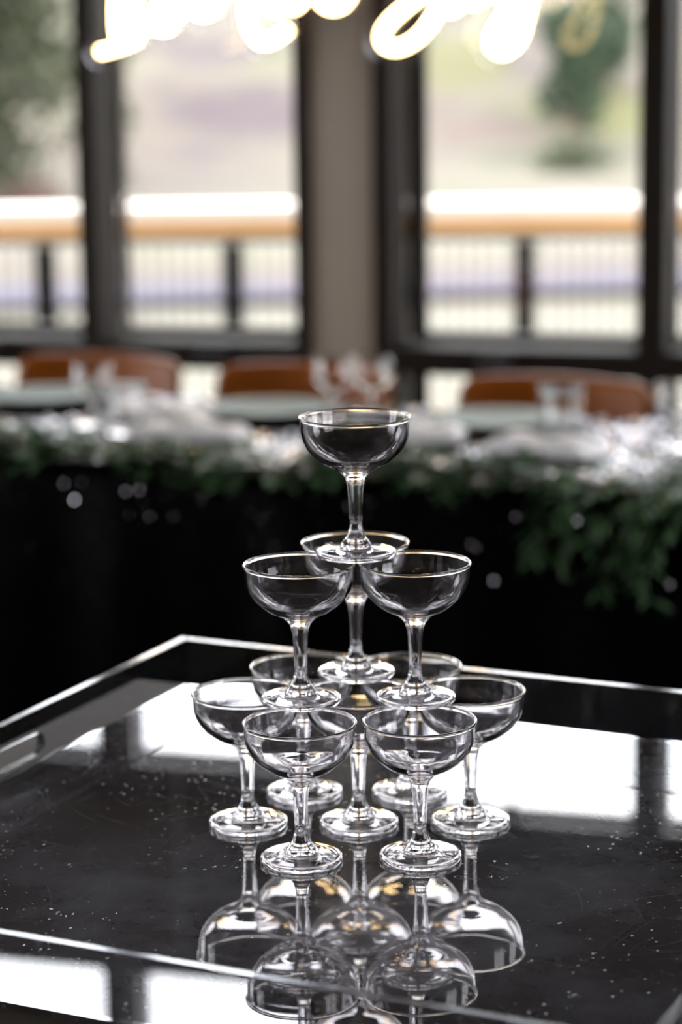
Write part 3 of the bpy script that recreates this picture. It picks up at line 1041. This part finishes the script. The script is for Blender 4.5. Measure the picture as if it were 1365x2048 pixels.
# --- chairs
def make_chair(x, y, rz, label):
    """seat faces -y (towards the table); origin under the backrest"""
    c = empty('dining_chair', (x, y, 0), rz)
    tag(c, label, 'chair', 'red-brown chairs behind the head table')
    if not make_chair.me:
        bk = MB()
        n, mm = 20, 8
        Wb, z0, z1 = 0.385, 0.684, 0.815
        vs = []
        for side in (0, 1):
            for i in range(n + 1):
                u = -1 + 2 * i / n
                yb = -0.045 * u * u + (0.012 if side else 0.0)
                e = abs(u)
                top = z1 - 0.006 * e * e - (0.022 * max(0, (e - 0.86) / 0.14) ** 2)
                bot = z0 + 0.012 * e * e + (0.022 * max(0, (e - 0.86) / 0.14) ** 2)
                for j in range(mm + 1):
                    t = j / mm
                    vs.append((u * Wb / 2, yb + 0.02 * t, bot + (top - bot) * t))
        S = (n + 1) * (mm + 1)
        fs = []
        for i in range(n):
            for j in range(mm):
                q = i * (mm + 1) + j
                fs.append((q, q + mm + 1, q + mm + 2, q + 1)); fs.append((S + q, S + q + 1, S + q + mm + 2, S + q + mm + 1))
            for j in (0, mm):
                q = i * (mm + 1) + j
                fs.append((q, S + q, S + q + mm + 1, q + mm + 1) if j == 0 else (q, q + mm + 1, S + q + mm + 1, S + q))
        for j in range(mm):
            for i in (0, n):
                q = i * (mm + 1) + j
                fs.append((q, q + 1, S + q + 1, S + q) if i == 0 else (q, S + q, S + q + 1, q + 1))
        bk.add(vs, fs, True)
        st = MB()
        n = 28
        ring = []
        for k in range(n):
            a = 2 * math.pi * k / n
            cx = abs(math.cos(a)) ** 0.5 * math.copysign(1, math.cos(a)); sx = abs(math.sin(a)) ** 0.5 * math.copysign(1, math.sin(a))
            ring.append((cx, sx))
        layers = [(0.92, 0.430), (1.0, 0.438), (1.0, 0.448), (0.95, 0.456), (0.6, 0.452)]
        vs = []
        for sc, z in layers:
            vs += [(0.215 * sc * a, -0.235 + 0.21 * sc * b_, z) for a, b_ in ring]
        fs = [tuple(reversed(range(n))), tuple(range(4 * n, 5 * n))]
        for l in range(4):
            for k in range(n):
                k2 = (k + 1) % n
                fs.append((l * n + k, l * n + k2, (l + 1) * n + k2, (l + 1) * n + k))
        st.add(vs, fs, True)
        posts = [MB().tube([(s * 0.165, -0.02, 0.42), (s * 0.160, 0.016, 0.60), (s * 0.150, 0.025, 0.775)], [0.014, 0.012, 0.009], 10).mesh('back_post', MT['chairdark']) for s in (-1, 1)]
        legs = []
        for sx in (-1, 1):
            for (y0, y1) in ((-0.40, -0.43), (-0.05, 0.0)):
                legs.append(MB().tube([(sx * 0.155, y0, 0.43), (sx * 0.19, y1, 0.0)], [0.017, 0.010], 10).mesh('leg', MT['chairdark']))
        make_chair.me = (bk.mesh('backrest', MT['chairwood']), st.mesh('seat', MT['chairwood']), posts, legs)
    bk, st, posts, legs = make_chair.me
    link('backrest', bk, c); link('seat', st, c)
    for p in posts: link('back_post', p, c)
    for l in legs: link('leg', l, c)


make_chair.me = None
make_chair(-0.515, 3.135, TYAW, 'red-brown wooden chair at the left, its back behind the single stemmed glass')
make_chair(-0.085, 2.945, TYAW, 'red-brown wooden chair in the middle, below the taupe wall pier')
make_chair(0.400, 2.73, TYAW, 'red-brown wooden chair at the right, its back below the right window')

# ================================================================== NEON SIGN
SG = 0.27                                     # hangs this far in front of the wall
sign = empty('neon_sign', wp(0, -SG, 0), WYAW)
tag(sign, 'warm white neon script sign on clear backing hanging before the windows', 'sign')


def sp_(x, y):
    return Vector((-0.503 + (x - 195) * 0.001132, 0, ZT + 0.694 - y * 0.00104))


strokes = [
    [(206, 98), (232, 92), (262, 82), (286, 70)],
    [(246, 84), (243, 20), (250, -60), (262, -125), (285, -150), (298, -118), (288, -50), (274, 10), (272, 50), (296, 52), (318, 30)],
    [(318, 30), (345, -10), (362, -28), (345, -12), (350, 20), (352, 46), (332, 50), (318, 38), (340, 48), (372, 20)],
    [(372, 20), (398, -20), (418, -38), (402, -8), (412, 18), (436, 16), (452, -10), (440, -36), (420, -38)],
    [(452, -10), (480, -30), (498, -44)],
    [(600, -70), (592, -112), (560, -120), (528, -70), (512, 0), (514, 46), (532, 76), (552, 80), (576, 68), (592, 56)],
    [(560, -40), (548, -10), (556, 12), (574, 8), (590, -30), (588, 0), (606, 10), (626, -10)],
    [(626, -10), (640, -36), (652, -12), (668, 8), (690, 12), (712, -6), (730, -60), (750, -150), (752, -225), (736, -262), (718, -225), (712, -130), (718, -40)],
    [(968, -170), (950, -240), (905, -275), (852, -245), (836, -175), (856, -115), (900, -92), (935, -108), (926, -62), (905, -20), (884, 28), (850, 74), (812, 96), (784, 90), (779, 66), (800, 36), (842, 0), (880, -30), (905, -40)],
    [(905, -40), (898, 0), (908, 20), (930, 8), (946, -30), (944, -2), (962, 6), (984, -18)],
    [(984, -18), (1000, -60), (996, -20), (1014, -6), (1040, -40), (1060, -78), (1066, -20), (1056, 40), (1042, 84), (1018, 106), (996, 100), (992, 76), (1012, 40), (1046, -4), (1078, -44), (1100, -66)],
]
lines = []
for st in strokes:
    lines.append([p for p in catmull([sp_(*q) for q in st], 6)])
segs = [(a, b) for l in lines for a, b in zip(l, l[1:])]
for l in lines:
    MB().tube([tuple(p + Vector((0, -0.016, 0))) for p in l], 0.0080, 10).build('neon_tube', MT['neon'], sign)
# clear contour-cut backing: cells within reach of any stroke
cell, reach = 0.0075, 0.034
zs = [p.z for l in lines for p in l]; xs = [p.x for l in lines for p in l]
x0, z0 = min(xs) - .06, min(zs) - .06
nxg, nzg = int((max(xs) + .06 - x0) / cell) + 1, int((max(zs) + .06 - z0) / cell) + 1


def sdist(x, z):
    best = 9
    for a, b in segs:
        dx, dz = b.x - a.x, b.z - a.z
        q = dx * dx + dz * dz
        t = 0 if q < 1e-12 else max(0, min(1, ((x - a.x) * dx + (z - a.z) * dz) / q))
        ex, ez = a.x + t * dx - x, a.z + t * dz - z
        d2 = ex * ex + ez * ez
        if d2 < best: best = d2
    return math.sqrt(best) - reach


grid = [[sdist(x0 + i * cell, z0 + j * cell) for j in range(nzg)] for i in range(nxg)]
front = {}
bmv = MB()
polys = []


def gv(key, x, z):
    if key not in front:
        front[key] = len(front); gv.pts.append((x, z))
    return front[key]


gv.pts = []
for i in range(nxg - 1):
    for j in range(nzg - 1):
        cs = [(i, j), (i + 1, j), (i + 1, j + 1), (i, j + 1)]
        poly = []
        for k in range(4):
            (ai, aj), (bi, bj) = cs[k], cs[(k + 1) % 4]
            da, db = grid[ai][aj], grid[bi][bj]
            if da <= 0: poly.append(gv(('v', ai, aj), x0 + ai * cell, z0 + aj * cell))
            if (da <= 0) != (db <= 0):
                t = da / (da - db)
                key = ('e',) + tuple(sorted(((ai, aj), (bi, bj))))
                poly.append(gv(key, x0 + (ai + (bi - ai) * t) * cell, z0 + (aj + (bj - aj) * t) * cell))
        if len(poly) >= 3: polys.append(poly)
nf = len(gv.pts)
vs = [(x, 0.0, z) for x, z in gv.pts] + [(x, 0.005, z) for x, z in gv.pts]
fs = [tuple(p) for p in polys] + [tuple(nf + q for q in reversed(p)) for p in polys]
cnt = {}
for p in polys:
    for a, b in zip(p, p[1:] + p[:1]):
        cnt[(a, b)] = 1
for (a, b) in list(cnt):
    if (b, a) not in cnt: fs.append((b, a, nf + a, nf + b))
bk = MB(); bk.add(vs, fs, False)
bk.build('backing', MT['acrylic'], sign)
for x in (-0.36, 0.34):
    MB().tube([(x, 0.0025, ZT + 0.84), (x, 0.0025, ROOM_H - 0.001)], 0.0012, 6).build('hanging_wire', MT['metal'], sign)


# ================================================================== PENDANT LAMPS (behind and above the viewer)
def pendant(x, y, z, label):
    p = empty('pendant_lamp', (x, y, z))
    tag(p, label, 'lamp', 'pendant lamps over the room')
    MB().lathe([(0.0, -0.045), (0.022, -0.038), (0.032, -0.015), (0.030, 0.008), (0.016, 0.035), (0.013, 0.05)], 24).build('bulb', MT['bulb'], p)
    MB().lathe([(0.013, 0.05), (0.02, 0.052), (0.02, 0.10), (0.008, 0.115), (0.0, 0.115)], 20).build('socket', MT['blackmetal'], p)
    MB().tube([(0, 0, 0.115), (0, 0, ROOM_H - z)], 0.003, 6).build('cord', MT['blackmetal'], p)


for i, (x, y, z) in enumerate(((-1.2, -2.6, 2.35), (0.1, -2.9, 2.35), (1.4, -3.2, 2.35), (-0.6, -4.2, 2.35), (0.9, -4.5, 2.35))):
    pendant(x, y, z, ['bare warm bulb hanging to the left behind the viewer', 'bare warm bulb hanging straight behind the viewer', 'bare warm bulb hanging to the right behind the viewer',
                      'bare warm bulb at the left of the rear row', 'bare warm bulb at the right of the rear row'][i])
